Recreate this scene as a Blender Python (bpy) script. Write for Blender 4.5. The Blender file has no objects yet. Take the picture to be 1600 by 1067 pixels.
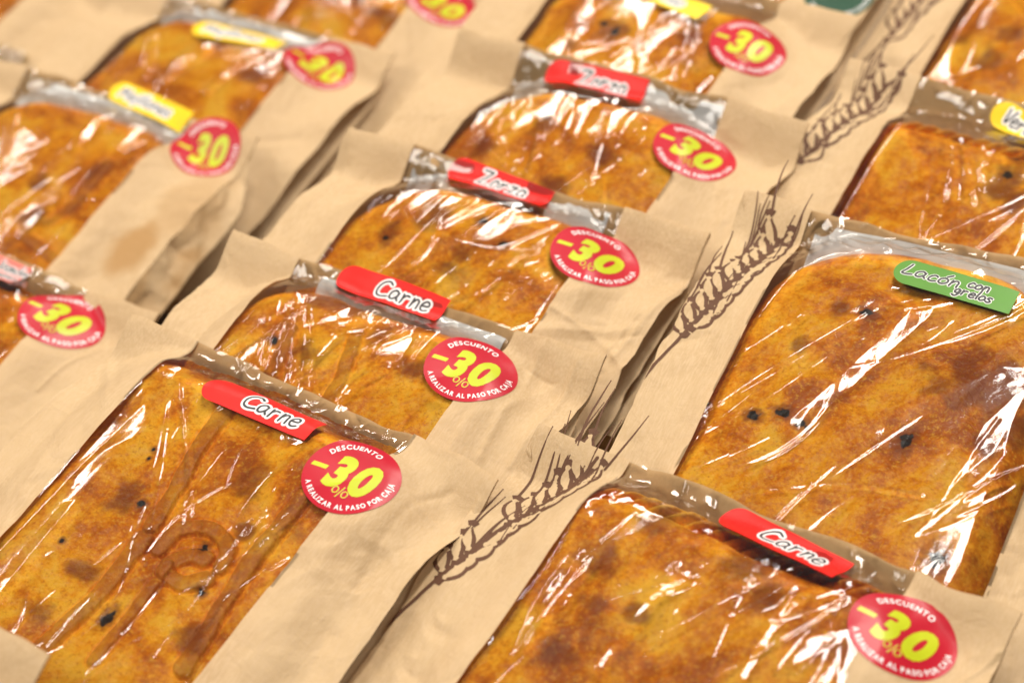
import bpy, math
import numpy as np
from mathutils import Matrix, Vector

SC = bpy.context.scene
COL = SC.collection
# ------------------------------------------------------------------ camera
F = 3500.0                      # focal length in photo pixels (1600 wide)
PITCH = math.radians(34.3)
CAMZ = 0.92
cam_d = bpy.data.cameras.new("camera"); cam = bpy.data.objects.new("camera", cam_d); COL.objects.link(cam)
cam.location = (0, 0, CAMZ); cam.rotation_euler = (math.radians(90) - PITCH, 0, 0)
cam_d.sensor_width = 36; cam_d.lens = F / 1600 * 36
cam_d.clip_start = 0.05; cam_d.clip_end = 60
cam_d.dof.use_dof = True; cam_d.dof.focus_distance = 1.195; cam_d.dof.aperture_fstop = 5.2
SC.camera = cam
# ------------------------------------------------------------------ world, lamps, exposure
W = bpy.data.worlds.new("World"); SC.world = W; W.use_nodes = True
bg = W.node_tree.nodes["Background"]
bg.inputs[0].default_value = (1.0, 0.93, 0.84, 1); bg.inputs[1].default_value = 0.16
SC.view_settings.view_transform = 'Standard'; SC.view_settings.look = 'None'
SC.view_settings.exposure = 0.0; SC.view_settings.gamma = 1; SC.view_settings.use_curve_mapping = False
SC.cycles.use_denoising = True
SC.cycles.max_bounces = 8; SC.cycles.transparent_max_bounces = 16; SC.cycles.caustics_reflective = False

def area_lamp(x, y, z, sx, sy, rot, power):
    l = bpy.data.lights.new("ceiling_or_added_lamp", 'AREA'); l.shape = 'RECTANGLE'; l.size = sx; l.size_y = sy
    l.energy = power; l.color = (1.0, 0.93, 0.83)
    o = bpy.data.objects.new("ceiling_or_added_lamp", l); COL.objects.link(o)
    o.location = (x, y, z); o.rotation_euler = (0, 0, math.radians(rot))
# rows of ceiling strip lamps above and beyond the counter
LAMPS = ((.45, 1.4, 57), (-2.45, 2.6, 57), (1.5, 2.6, 57), (-.3, 3.7, 57))
for (x, y, rot) in LAMPS:
    area_lamp(x, y, 2.6, 1.8, .24, rot, 44)
# wide panels added as left key and right fill, with no known source
for (x, y, sx, p) in ((-2.0, .25, 1.3, 66), (1.2, -.7, 1.6, 24)):
    area_lamp(x, y, 2.4, sx, 1.3, 0, p)

# ------------------------------------------------------------------ helpers
FW = np.array([0, math.cos(PITCH), -math.sin(PITCH)]); UP = np.array([0, math.sin(PITCH), math.cos(PITCH)]); RT = np.array([1., 0, 0])
def ray(p): return FW + RT * (p[0] - 800) / F + UP * (533.5 - p[1]) / F

def hsh(i, j, s):
    n = (i.astype(np.int64) * 374761393 + j.astype(np.int64) * 668265263 + int(s) * 2147483647 + 12345) & 0xffffffff
    n = ((n ^ (n >> 13)) * 1274126177) & 0xffffffff
    n = n ^ (n >> 16)
    return (n & 0xffffff) / float(0xffffff)
def vnoise(x, y, s):            # smooth value noise, -1..1
    i = np.floor(x); j = np.floor(y); fx = x - i; fy = y - j
    fx = fx*fx*fx*(fx*(fx*6-15)+10); fy = fy*fy*fy*(fy*(fy*6-15)+10)
    i = i.astype(np.int64); j = j.astype(np.int64)
    a = hsh(i, j, s); b = hsh(i+1, j, s); c = hsh(i, j+1, s); d = hsh(i+1, j+1, s)
    return ((a*(1-fx)+b*fx)*(1-fy) + (c*(1-fx)+d*fx)*fy)*2-1
def fbm(x, y, s, o=3):
    r = 0; a = 1; t = 0
    for k in range(o):
        r = r + a*vnoise(x*2**k, y*2**k, s+k*17); t += a; a *= .5
    return r/t
def facet(u, w, su, sw, ang, s, warp=.45):   # flat crumple facets with sharp creases, -1..1
    c, n = math.cos(ang), math.sin(ang)
    x = (u*c + w*n)/su; y = (-u*n + w*c)/sw
    wx = x + warp*vnoise(x*.9+3.1, y*.9, s+5); wy = y + warp*vnoise(x*.9, y*.9+7.7, s+9)
    i = np.floor(wx); j = np.floor(wy); fx = wx-i; fy = wy-j
    i = i.astype(np.int64); j = j.astype(np.int64)
    a = hsh(i, j, s); b = hsh(i+1, j, s); c2 = hsh(i, j+1, s); d = hsh(i+1, j+1, s)
    flip = hsh(i, j, s+3) > .5
    z1 = np.where(fx+fy < 1, a+(b-a)*fx+(c2-a)*fy, d+(c2-d)*(1-fx)+(b-d)*(1-fy))
    z2 = np.where(fy < fx, a+(b-a)*fx+(d-b)*fy, a+(c2-a)*fy+(d-c2)*fx)
    return np.where(flip, z1, z2)*2-1
def sm(a, b, x):
    x = np.asarray(x, float)
    t = np.clip((x-a)/(b-a), 0, 1); return t*t*(3-2*t)
def smax(a, b, k):
    h = np.clip(.5+.5*(a-b)/k, 0, 1); return b+(a-b)*h+k*h*(1-h)

def mesh_obj(name, V, Fc, mat, parent=None, smooth=True, mats=None, mi=None, scale=.001):
    me = bpy.data.meshes.new(name)
    V = np.asarray(V, dtype=np.float32)*scale
    if isinstance(Fc, np.ndarray) and Fc.ndim == 2:
        k = Fc.shape[1]; nf = len(Fc)
        me.vertices.add(len(V)); me.vertices.foreach_set('co', V.ravel())
        me.loops.add(nf*k); me.loops.foreach_set('vertex_index', Fc.astype(np.int32).ravel())
        me.polygons.add(nf); me.polygons.foreach_set('loop_start', np.arange(0, nf*k, k, dtype=np.int32))
        me.update(calc_edges=True)
    else:
        me.from_pydata([tuple(map(float, v)) for v in V], [], [tuple(f) for f in Fc]); me.update()
    if mats:
        for m in mats: me.materials.append(m)
        me.polygons.foreach_set('material_index', np.asarray(mi, dtype=np.int32))
    else:
        me.materials.append(mat)
    me.polygons.foreach_set('use_smooth', np.full(len(me.polygons), smooth, dtype=bool))
    o = bpy.data.objects.new(name, me); COL.objects.link(o)
    if parent is not None: o.parent = parent
    return o
def grid_faces(nu, nw, off=0, flip=False):
    a = (np.arange(nw-1)[:, None]*nu + np.arange(nu-1)[None, :]).ravel() + off
    f = np.stack([a, a+1, a+nu+1, a+nu], 1)
    return f[:, ::-1] if not flip else f
class MB:
    def __init__(s): s.V = []; s.F = []; s.n = 0
    def grid(s, X, Y, Z, flip=False):
        nw, nu = X.shape
        s.V.append(np.stack([X.ravel(), Y.ravel(), Z.ravel()], 1)); s.F.append(grid_faces(nu, nw, s.n, flip)); s.n += X.size
    def build(s, name, mat, parent=None, smooth=True): return mesh_obj(name, np.concatenate(s.V), np.concatenate(s.F), mat, parent, smooth)

# ------------------------------------------------------------------ materials
def newmat(name):
    m = bpy.data.materials.new(name); m.use_nodes = True; nt = m.node_tree
    for n in list(nt.nodes): nt.nodes.remove(n)
    return m, nt, nt.nodes.new('ShaderNodeOutputMaterial')
def N(nt, t, **k):
    n = nt.nodes.new(t)
    for a, v in k.items():
        if a.startswith('i_'):
            n.inputs[a[2:].replace('_', ' ')].default_value = v
        else: setattr(n, a, v)
    return n
def coords(nt, rnd=True):
    tc = N(nt, 'ShaderNodeTexCoord')
    if not rnd: return tc.outputs['Object']
    oi = N(nt, 'ShaderNodeObjectInfo'); mu = N(nt, 'ShaderNodeMath', operation='MULTIPLY'); mu.inputs[1].default_value = 37.0
    nt.links.new(oi.outputs['Random'], mu.inputs[0])
    va = N(nt, 'ShaderNodeVectorMath', operation='ADD'); nt.links.new(tc.outputs['Object'], va.inputs[0]); nt.links.new(mu.outputs[0], va.inputs[1])
    return va.outputs[0]
def noise(nt, co, scale, detail=4, rough=.55, dist=0):
    n = N(nt, 'ShaderNodeTexNoise'); n.inputs['Scale'].default_value = scale; n.inputs['Detail'].default_value = detail
    n.inputs['Roughness'].default_value = rough; n.inputs['Distortion'].default_value = dist
    nt.links.new(co, n.inputs['Vector']); return n.outputs['Fac']
def ramp(nt, fac, stops):
    r = N(nt, 'ShaderNodeValToRGB'); nt.links.new(fac, r.inputs[0]); e = r.color_ramp.elements
    while len(e) > 1: e.remove(e[0])
    e[0].position = stops[0][0]; c = stops[0][1]; e[0].color = (*c, 1) if len(c) == 3 else c
    for p, c in stops[1:]:
        x = e.new(p); x.color = (*c, 1)
    return r.outputs[0]
def mixc(nt, fac, a, b, bt='MIX'):
    m = N(nt, 'ShaderNodeMix', data_type='RGBA', blend_type=bt)
    for s, v in ((m.inputs[0], fac), (m.inputs[6], a), (m.inputs[7], b)):
        if isinstance(v, (int, float)): s.default_value = v
        elif isinstance(v, tuple): s.default_value = (*v, 1)
        else: nt.links.new(v, s)
    return m.outputs[2]
def mth(nt, op, a, b=0.0, c=None):
    m = N(nt, 'ShaderNodeMath', operation=op)
    for s, v in zip(m.inputs, (a, b, c)):
        if v is None: continue
        if isinstance(v, (int, float)): s.default_value = v
        else: nt.links.new(v, s)
    return m.outputs[0]
def sstep(nt, x, a, b):
    if a > b: return mth(nt, 'SUBTRACT', 1.0, sstep(nt, x, b, a))
    m = N(nt, 'ShaderNodeMapRange', interpolation_type='SMOOTHSTEP'); nt.links.new(x, m.inputs[0])
    m.inputs[1].default_value = a; m.inputs[2].default_value = b; return m.outputs[0]
def bump(nt, h, strength, dist, prev=None):
    b = N(nt, 'ShaderNodeBump'); b.inputs['Strength'].default_value = strength; b.inputs['Distance'].default_value = dist
    nt.links.new(h, b.inputs['Height'])
    if prev is not None: nt.links.new(prev, b.inputs['Normal'])
    return b.outputs[0]

def mat_paper(name='kraft_paper', inner_shade=False):
    m, nt, out = newmat(name); co = coords(nt)
    st = N(nt, 'ShaderNodeMapping'); st.inputs['Scale'].default_value = (1, .16, 1); nt.links.new(co, st.inputs[0])
    fib = noise(nt, st.outputs[0], 900, 3, .6); cl = noise(nt, co, 16, 3, .5); fine = noise(nt, co, 1500, 2)
    col = ramp(nt, cl, [(.3, (.58, .40, .215)), (.7, (.65, .465, .26))])
    col = mixc(nt, sstep(nt, fib, .35, .7), col, (.66, .475, .28))
    col = mixc(nt, mth(nt, 'MULTIPLY', sstep(nt, fine, .62, .75), .25), col, (.40, .25, .12))
    if inner_shade: col = mixc(nt, .7, col, (.56, .33, .13))  # browner tint paints in the dimness inside the bag
    at = N(nt, 'ShaderNodeAttribute'); at.attribute_name = 'stain'
    col = mixc(nt, at.outputs['Fac'], col, (.44, .235, .075))
    p = N(nt, 'ShaderNodeBsdfPrincipled'); nt.links.new(col, p.inputs['Base Color']); p.inputs['Roughness'].default_value = .62
    p.inputs['Specular IOR Level'].default_value = .3
    crk = noise(nt, co, 55, 5, .6, .4)
    b = bump(nt, crk, .75, .0018); b = bump(nt, fib, .4, .0003, b); nt.links.new(b, p.inputs['Normal'])
    tr = N(nt, 'ShaderNodeBsdfTranslucent'); nt.links.new(col, tr.inputs[0])
    mx = N(nt, 'ShaderNodeMixShader'); mx.inputs[0].default_value = .16
    nt.links.new(p.outputs[0], mx.inputs[1]); nt.links.new(tr.outputs[0], mx.inputs[2]); nt.links.new(mx.outputs[0], out.inputs[0])
    return m
def mat_film():
    m, nt, out = newmat("clear_film"); co = coords(nt)
    fr = N(nt, 'ShaderNodeFresnel'); fr.inputs['IOR'].default_value = 1.55
    g = N(nt, 'ShaderNodeBsdfGlossy'); g.inputs['Roughness'].default_value = .085
    t = N(nt, 'ShaderNodeBsdfTransparent'); t.inputs[0].default_value = (.985, .98, .97, 1)
    n1 = noise(nt, co, 130, 4, .6, .6); b = bump(nt, n1, .10, .0010)
    nt.links.new(b, g.inputs['Normal']); nt.links.new(b, fr.inputs['Normal'])
    fac = mth(nt, 'MULTIPLY_ADD', fr.outputs[0], 1.35, .0); fac = mth(nt, 'MINIMUM', fac, 1.0)
    mx = N(nt, 'ShaderNodeMixShader'); nt.links.new(fac, mx.inputs[0]); nt.links.new(t.outputs[0], mx.inputs[1]); nt.links.new(g.outputs[0], mx.inputs[2])
    nt.links.new(mx.outputs[0], out.inputs[0]); return m
def mat_crust():
    m, nt, out = newmat("baked_crust"); co = coords(nt)
    at = N(nt, 'ShaderNodeAttribute'); at.attribute_name = 'mask'; sx = N(nt, 'ShaderNodeSeparateColor'); nt.links.new(at.outputs['Color'], sx.inputs[0])
    R, G, B = sx.outputs[0], sx.outputs[1], sx.outputs[2]
    n1 = noise(nt, co, 24, 4, .55, .5); n2 = noise(nt, co, 160, 4, .65); n3 = noise(nt, co, 900, 3, .6)
    mixn = mth(nt, 'MULTIPLY_ADD', n2, .27, mth(nt, 'MULTIPLY', n1, .73))
    col = ramp(nt, mixn, [(.39, (.45, .10, .003)), (.46, (.70, .195, .003)), (.53, (.90, .345, .007)), (.61, (.97, .49, .03))])
    gr = noise(nt, co, 420, 6, .75)
    col = mixc(nt, mth(nt, 'MULTIPLY', sstep(nt, gr, .50, .66), .6), col, (.98, .52, .05))
    col = mixc(nt, mth(nt, 'MULTIPLY', sstep(nt, gr, .49, .34), .6), col, (.50, .11, .002))
    col = mixc(nt, mth(nt, 'MULTIPLY', R, .7), col, (.40, .125, .018))
    g2 = mth(nt, 'ADD', G, mth(nt, 'MULTIPLY', mth(nt, 'SUBTRACT', noise(nt, co, 75, 5, .65, .5), .5), 1.3))
    gm = mth(nt, 'MULTIPLY', sstep(nt, g2, .15, 1.1), mth(nt, 'MINIMUM', mth(nt, 'MULTIPLY', G, 4), 1.0))
    col = mixc(nt, mth(nt, 'MULTIPLY', gm, .82), col, (.20, .040, .008))
    b2 = sstep(nt, mth(nt, 'ADD', B, mth(nt, 'MULTIPLY', mth(nt, 'SUBTRACT', noise(nt, co, 700, 4, .7), .5), 1.0)), .30, .85)
    col = mixc(nt, b2, col, (.012, .010, .010))
    p = N(nt, 'ShaderNodeBsdfPrincipled'); nt.links.new(col, p.inputs['Base Color'])
    rg = mth(nt, 'MULTIPLY_ADD', n2, .32, .18); nt.links.new(rg, p.inputs['Roughness'])
    p.inputs['Specular IOR Level'].default_value = .22
    b = bump(nt, noise(nt, co, 60, 4, .62), .8, .0028); b = bump(nt, noise(nt, co, 240, 6, .7), .45, .0010, b); b = bump(nt, n3, .35, .0003, b); nt.links.new(b, p.inputs['Normal'])
    nt.links.new(p.outputs[0], out.inputs[0]); return m
def mat_print(name, col, rough=.3, spec=.5, bumpy=True, var=0.0):
    m, nt, out = newmat(name); co = coords(nt, False)
    p = N(nt, 'ShaderNodeBsdfPrincipled'); p.inputs['Roughness'].default_value = rough; p.inputs['Specular IOR Level'].default_value = spec
    n = noise(nt, co, 60, 3)
    d = tuple(c*(1-.16-var) for c in col)
    c = mixc(nt, n, d, tuple(min(1, c*(1.1)) for c in col)); nt.links.new(c, p.inputs['Base Color'])
    if bumpy: nt.links.new(bump(nt, noise(nt, co, 90, 2), .25, .0006), p.inputs['Normal'])
    nt.links.new(p.outputs[0], out.inputs[0]); return m
PAPER = mat_paper(); INNER_SHADED = mat_paper('shaded_inner_paper', True); FILM = mat_film(); CRUST = mat_crust()
S_RED = mat_print("sticker_red", (.49, .010, .027), .32, .35); S_YEL = mat_print("sticker_lime", (.53, .59, .010), .35)
S_WHT = mat_print("sticker_white", (.86, .84, .84), .35); L_RED = mat_print("label_red", (.76, .012, .008), .42, .3)
L_YEL = mat_print("label_yellow", (.86, .58, .01), .42, .3); L_GRN = mat_print("label_green", (.10, .27, .035), .42, .3)
L_PNK = mat_print("label_pink", (.80, .20, .16), .42, .3); INK = mat_print("ink_black", (.035, .035, .04), .4)
S_GRN = mat_print("sticker_dark_green", (.012, .06, .03), .32, .35)
BROWN = mat_print("brown_print", (.135, .062, .034), .6, .2, False, .2); LINER = mat_print("white_card", (.90, .88, .86), .6, .3)
def mat_shelf():
    m, nt, out = newmat("shelf_board"); co = coords(nt, False)
    p = N(nt, 'ShaderNodeBsdfPrincipled'); p.inputs['Roughness'].default_value = .55
    st = N(nt, 'ShaderNodeMapping'); st.inputs['Scale'].default_value = (1, 12, 1); nt.links.new(co, st.inputs[0])
    nt.links.new(ramp(nt, noise(nt, st.outputs[0], 8, 5), [(.3, (.16, .10, .055)), (.7, (.26, .17, .095))]), p.inputs['Base Color'])
    nt.links.new(p.outputs[0], out.inputs[0]); return m
SHELF = mat_shelf()

# ------------------------------------------------------------------ lettering
def text_mesh(s, size, off=0.0, shear=0.0, sub=True):
    cu = bpy.data.curves.new("t", 'FONT'); cu.body = s; cu.size = size; cu.offset = off; cu.shear = shear; cu.resolution_u = 4
    o = bpy.data.objects.new("t", cu); COL.objects.link(o)
    dg = bpy.context.evaluated_depsgraph_get(); me = o.evaluated_get(dg).to_mesh()
    V = np.array([v.co[:2] for v in me.vertices]) if len(me.vertices) else np.zeros((0, 2)); Fc = [tuple(p.vertices) for p in me.polygons]
    o.evaluated_get(dg).to_mesh_clear(); bpy.data.objects.remove(o); bpy.data.curves.remove(cu)
    return V, Fc
def refine(V, Fc, lim=2.4):
    T3 = np.array([V[list(t)] for f in Fc for t in ([f] if len(f) == 3 else [(f[0], f[k], f[k+1]) for k in range(1, len(f)-1)])])
    for _ in range(12):
        e = np.stack([np.linalg.norm(T3[:, i]-T3[:, (i+1) % 3], axis=1) for i in range(3)], 1); big = e.max(1) > lim
        if not big.any(): break
        t = T3[big]; k = e[big].argmax(1); r = np.arange(len(t)); a, b, c = t[r, k], t[r, (k+1) % 3], t[r, (k+2) % 3]; m = (a+b)/2
        T3 = np.concatenate([T3[~big], np.stack([a, m, c], 1), np.stack([m, b, c], 1)])
    return T3.reshape(-1, 2), np.arange(len(T3)*3).reshape(-1, 3)
def arc_text(s, R, size, centre_deg, inside, off, gap, sx=1.0, shear=0):
    """letters along a circle; inside=False -> tops point outwards (upper arc)"""
    chars = []
    for ch in s:
        if ch == ' ': chars.append((None, None, size*.28)); continue
        V, Fc = text_mesh(ch, size, off, shear); V = V.copy(); V[:, 0] *= sx; x0, x1 = V[:, 0].min(), V[:, 0].max(); V[:, 0] -= (x0+x1)/2
        chars.append((V, Fc, x1-x0+gap))
    tot = sum(c[2] for c in chars); pos = -tot/2; VV = []; FF = []; n = 0
    for V, Fc, adv in chars:
        mid = pos+adv/2; pos += adv
        if V is None: continue
        if not inside:
            a = math.radians(centre_deg) - mid/R; r = R; rot = a-math.pi/2
        else:
            a = math.radians(centre_deg) + mid/R; r = R; rot = a+math.pi/2
        c, si = math.cos(rot), math.sin(rot)
        V = V - [0, size*.36]
        P = np.stack([V[:, 0]*c-V[:, 1]*si + r*math.cos(a), V[:, 0]*si+V[:, 1]*c + r*math.sin(a)], 1)
        VV.append(P); FF += [tuple(i+n for i in f) for f in Fc]; n += len(P)
    return np.concatenate(VV), FF
def catmull(P, n=8):
    P = np.array(P, float)
    if len(P) < 3: return np.linspace(P[0], P[-1], n+1)
    Q = np.concatenate([[2*P[0]-P[1]], P, [2*P[-1]-P[-2]]]); o = []
    for i in range(1, len(Q)-2):
        for t in np.linspace(0, 1, n, endpoint=False):
            a, b, c, d = Q[i-1], Q[i], Q[i+1], Q[i+2]
            o.append(.5*((2*b)+(c-a)*t+(2*a-5*b+4*c-d)*t*t+(3*b-3*c+d-a)*t**3))
    o.append(P[-1]); return np.array(o)
def ribbon(P, width, h0, h1, vary=None):
    """flattened dome along polyline P (2D), returns verts (x,y,h) and faces"""
    P = np.array(P, float); T = np.gradient(P, axis=0); T /= (np.linalg.norm(T, axis=1)[:, None]+1e-9); Nn = np.stack([-T[:, 1], T[:, 0]], 1)
    P = np.concatenate([[P[0]-T[0]*width*.5], [P[0]-T[0]*width*.35], P, [P[-1]+T[-1]*width*.35], [P[-1]+T[-1]*width*.5]])
    Nn = np.concatenate([[Nn[0]], [Nn[0]], Nn, [Nn[-1]], [Nn[-1]]])
    hw = np.full(len(P), width/2); hw[0] = hw[-1] = width*.08; hw[1] = hw[-2] = width*.36
    if vary is not None: hw[2:-2] *= np.interp(np.linspace(0, 1, len(hw)-4), np.linspace(0, 1, len(vary)), vary)
    V = []; prof = [(-1, 0), (-.55, .8), (0, 1), (.55, .8), (1, 0)]
    for a, b in prof:
        q = P + Nn*(a*hw)[:, None]; V.append(np.concatenate([q, np.full((len(P), 1), h0+(h1-h0)*b)], 1))
    V = np.stack(V, 1).reshape(-1, 3); Fc = grid_faces(5, len(P), 0, True); return V, Fc
GL = {  # handwritten glyphs: list of strokes, x, y (x-height about .6)
 'C': ([[(.78, .86), (.5, 1.0), (.18, .85), (.03, .5), (.12, .15), (.42, .02), (.85, .12)]], .9),
 'a': ([[(.5, .5), (.28, .6), (.06, .42), (.08, .12), (.3, .05), (.5, .3), (.52, .55), (.52, .2), (.66, .03)]], .72),
 'r': ([[(.06, .58), (.1, .3), (.1, .02)], [(.1, .35), (.25, .55), (.45, .55)]], .66),
 'n': ([[(.06, .58), (.08, .02)], [(.08, .3), (.25, .58), (.42, .5), (.46, .25), (.5, .02)]], .6),
 'e': ([[(.06, .3), (.45, .36), (.42, .56), (.22, .6), (.04, .35), (.12, .08), (.32, .0), (.52, .1)]], .6),
 'Z': ([[(.08, .93), (.42, .95), (.74, .93)], [(.74, .93), (.06, .05)], [(.06, .05), (.45, .03), (.84, .07)]], .92),
 'o': ([[(.3, .6), (.08, .45), (.06, .15), (.28, .02), (.5, .2), (.48, .48), (.28, .6)]], .62),
 'z': ([[(.05, .56), (.47, .57)], [(.47, .57), (.04, .04)], [(.04, .04), (.52, .05)]], .6),
 'L': ([[(.2, 1.0), (.14, .5), (.05, .08), (.3, .02), (.62, .1)]], .7),
 'c': ([[(.45, .52), (.25, .6), (.06, .35), (.1, .08), (.3, .02), (.5, .1)]], .56),
 'ó': ([[(.3, .6), (.08, .45), (.06, .15), (.28, .02), (.5, .2), (.48, .48), (.28, .6)], [(.3, .75), (.5, .98)]], .62),
 'g': ([[(.45, .5), (.25, .6), (.06, .4), (.12, .15), (.34, .15), (.46, .5), (.46, 0), (.3, -.3), (.05, -.22)]], .6),
 'l': ([[(.1, 1.0), (.08, .4), (.14, .02)]], .28),
 's': ([[(.42, .55), (.2, .6), (.08, .45), (.3, .3), (.42, .12), (.22, .0), (.04, .08)]], .54),
 'i': ([[(.1, .58), (.1, .02)], [(.1, .8), (.12, .84)]], .26),
 'j': ([[(.2, .58), (.2, -.1), (.05, -.28)], [(.2, .8), (.22, .84)]], .34),
 'M': ([[(.04, .02), (.12, .95), (.4, .35), (.68, .98), (.8, .02)]], .98),
 'V': ([[(.02, .95), (.3, .02), (.62, .98)]], .66),
 'J': ([[(.5, .95), (.5, .25), (.3, .02), (.06, .15)]], .66),
 'P': ([[(.1, .95), (.08, .02)], [(.1, .92), (.5, .9), (.55, .6), (.12, .48)]], .64),
 'm': ([[(.05, .58), (.07, .02)], [(.07, .35), (.2, .58), (.32, .45), (.33, .02)], [(.33, .35), (.48, .58), (.6, .45), (.62, .02)]], .76),
 'q': ([[(.45, .5), (.25, .6), (.06, .4), (.12, .12), (.34, .15), (.46, .5), (.46, -.3)]], .6),
 'u': ([[(.06, .58), (.08, .15), (.25, .02), (.45, .2)], [(.46, .58), (.48, .02)]], .62),
 'd': ([[(.45, .5), (.25, .6), (.06, .4), (.1, .1), (.32, .05), (.46, .35), (.48, 1.0), (.48, .02)]], .62),
}
def hand(s, x, y, size, sx=1.0, slant=.12, jitter=.03, seed=1):
    """strokes of a handwritten word, start (x, y)"""
    rs = np.random.RandomState(seed); out = []
    for ch in s:
        if ch == ' ': x += size*.4; continue
        st, adv = GL[ch]; dy = rs.uniform(-jitter, jitter)*size
        for k in st:
            P = catmull(k, 6); out.append(np.stack([x+(P[:, 0]+slant*P[:, 1])*size*sx, y+dy+P[:, 1]*size], 1))
        x += adv*size*sx*1.06
    return out, x

# discount sticker artwork (mm, radius 25), built once as 2-D shapes
def ellipse_ring(cx, cy, a, b, rot, n=14):
    t = np.linspace(0, 2*math.pi, n); c, s = math.cos(rot), math.sin(rot)
    return np.stack([cx+a*np.cos(t)*c-b*np.sin(t)*s, cy+a*np.cos(t)*s+b*np.sin(t)*c], 1)
def sticker_art():
    w = [arc_text("DESCUENTO", 19.6, 4.6, 88, False, .15, .62, .92)]
    w.append(arc_text("A REALIZAR AL PASO POR CAJA", 21.2, 3.9, 272, True, .14, .42, .86))
    VV, FF, n = [], [], 0
    for V, Fc in w: VV.append(V); FF += [tuple(i+n for i in f) for f in Fc]; n += len(V)
    white = (np.concatenate(VV), FF)
    yel = []; a = math.radians(-22); c, s = math.cos(a), math.sin(a)
    for ch, cx, cy in (('3', -5.2, 1.9), ('0', 8.2, -3.6)):
        V, Fc = text_mesh(ch, 28.5, 1.55, .14); V = V-[(V[:, 0].min()+V[:, 0].max())/2, (V[:, 1].min()+V[:, 1].max())/2]; V[:, 0] *= .80
        yel.append((np.stack([V[:, 0]*c-V[:, 1]*s+cx, V[:, 0]*s+V[:, 1]*c+cy], 1), Fc))
    D = np.array([(-4.6, -1.4), (4.4, -1.4), (4.9, 1.4), (-4.1, 1.4)]); yel.append((np.stack([D[:, 0]*c-D[:, 1]*s-16.6, D[:, 0]*s+D[:, 1]*c+6.3], 1), [(0, 1, 2, 3)]))
    VV, FF, n = [], [], 0
    for V, Fc in yel: VV.append(V); FF += [tuple(i+n for i in f) for f in Fc]; n += len(V)
    yellow = (np.concatenate(VV), FF)
    pc = [ellipse_ring(-5.9, -10.2, 1.5, 2.0, -.5), ellipse_ring(-1.0, -13.4, 1.5, 2.0, -.5), np.array([(-5.6, -14.6), (-1.2, -9.0)])]
    return refine(*white), refine(*yellow), pc
ART_W, ART_Y, ART_P = sticker_art()
GREEN_T = refine(*arc_text("ELABORADO EN GALICIA", 20.6, 4.6, 270, True, .09, .5, .9))

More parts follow.
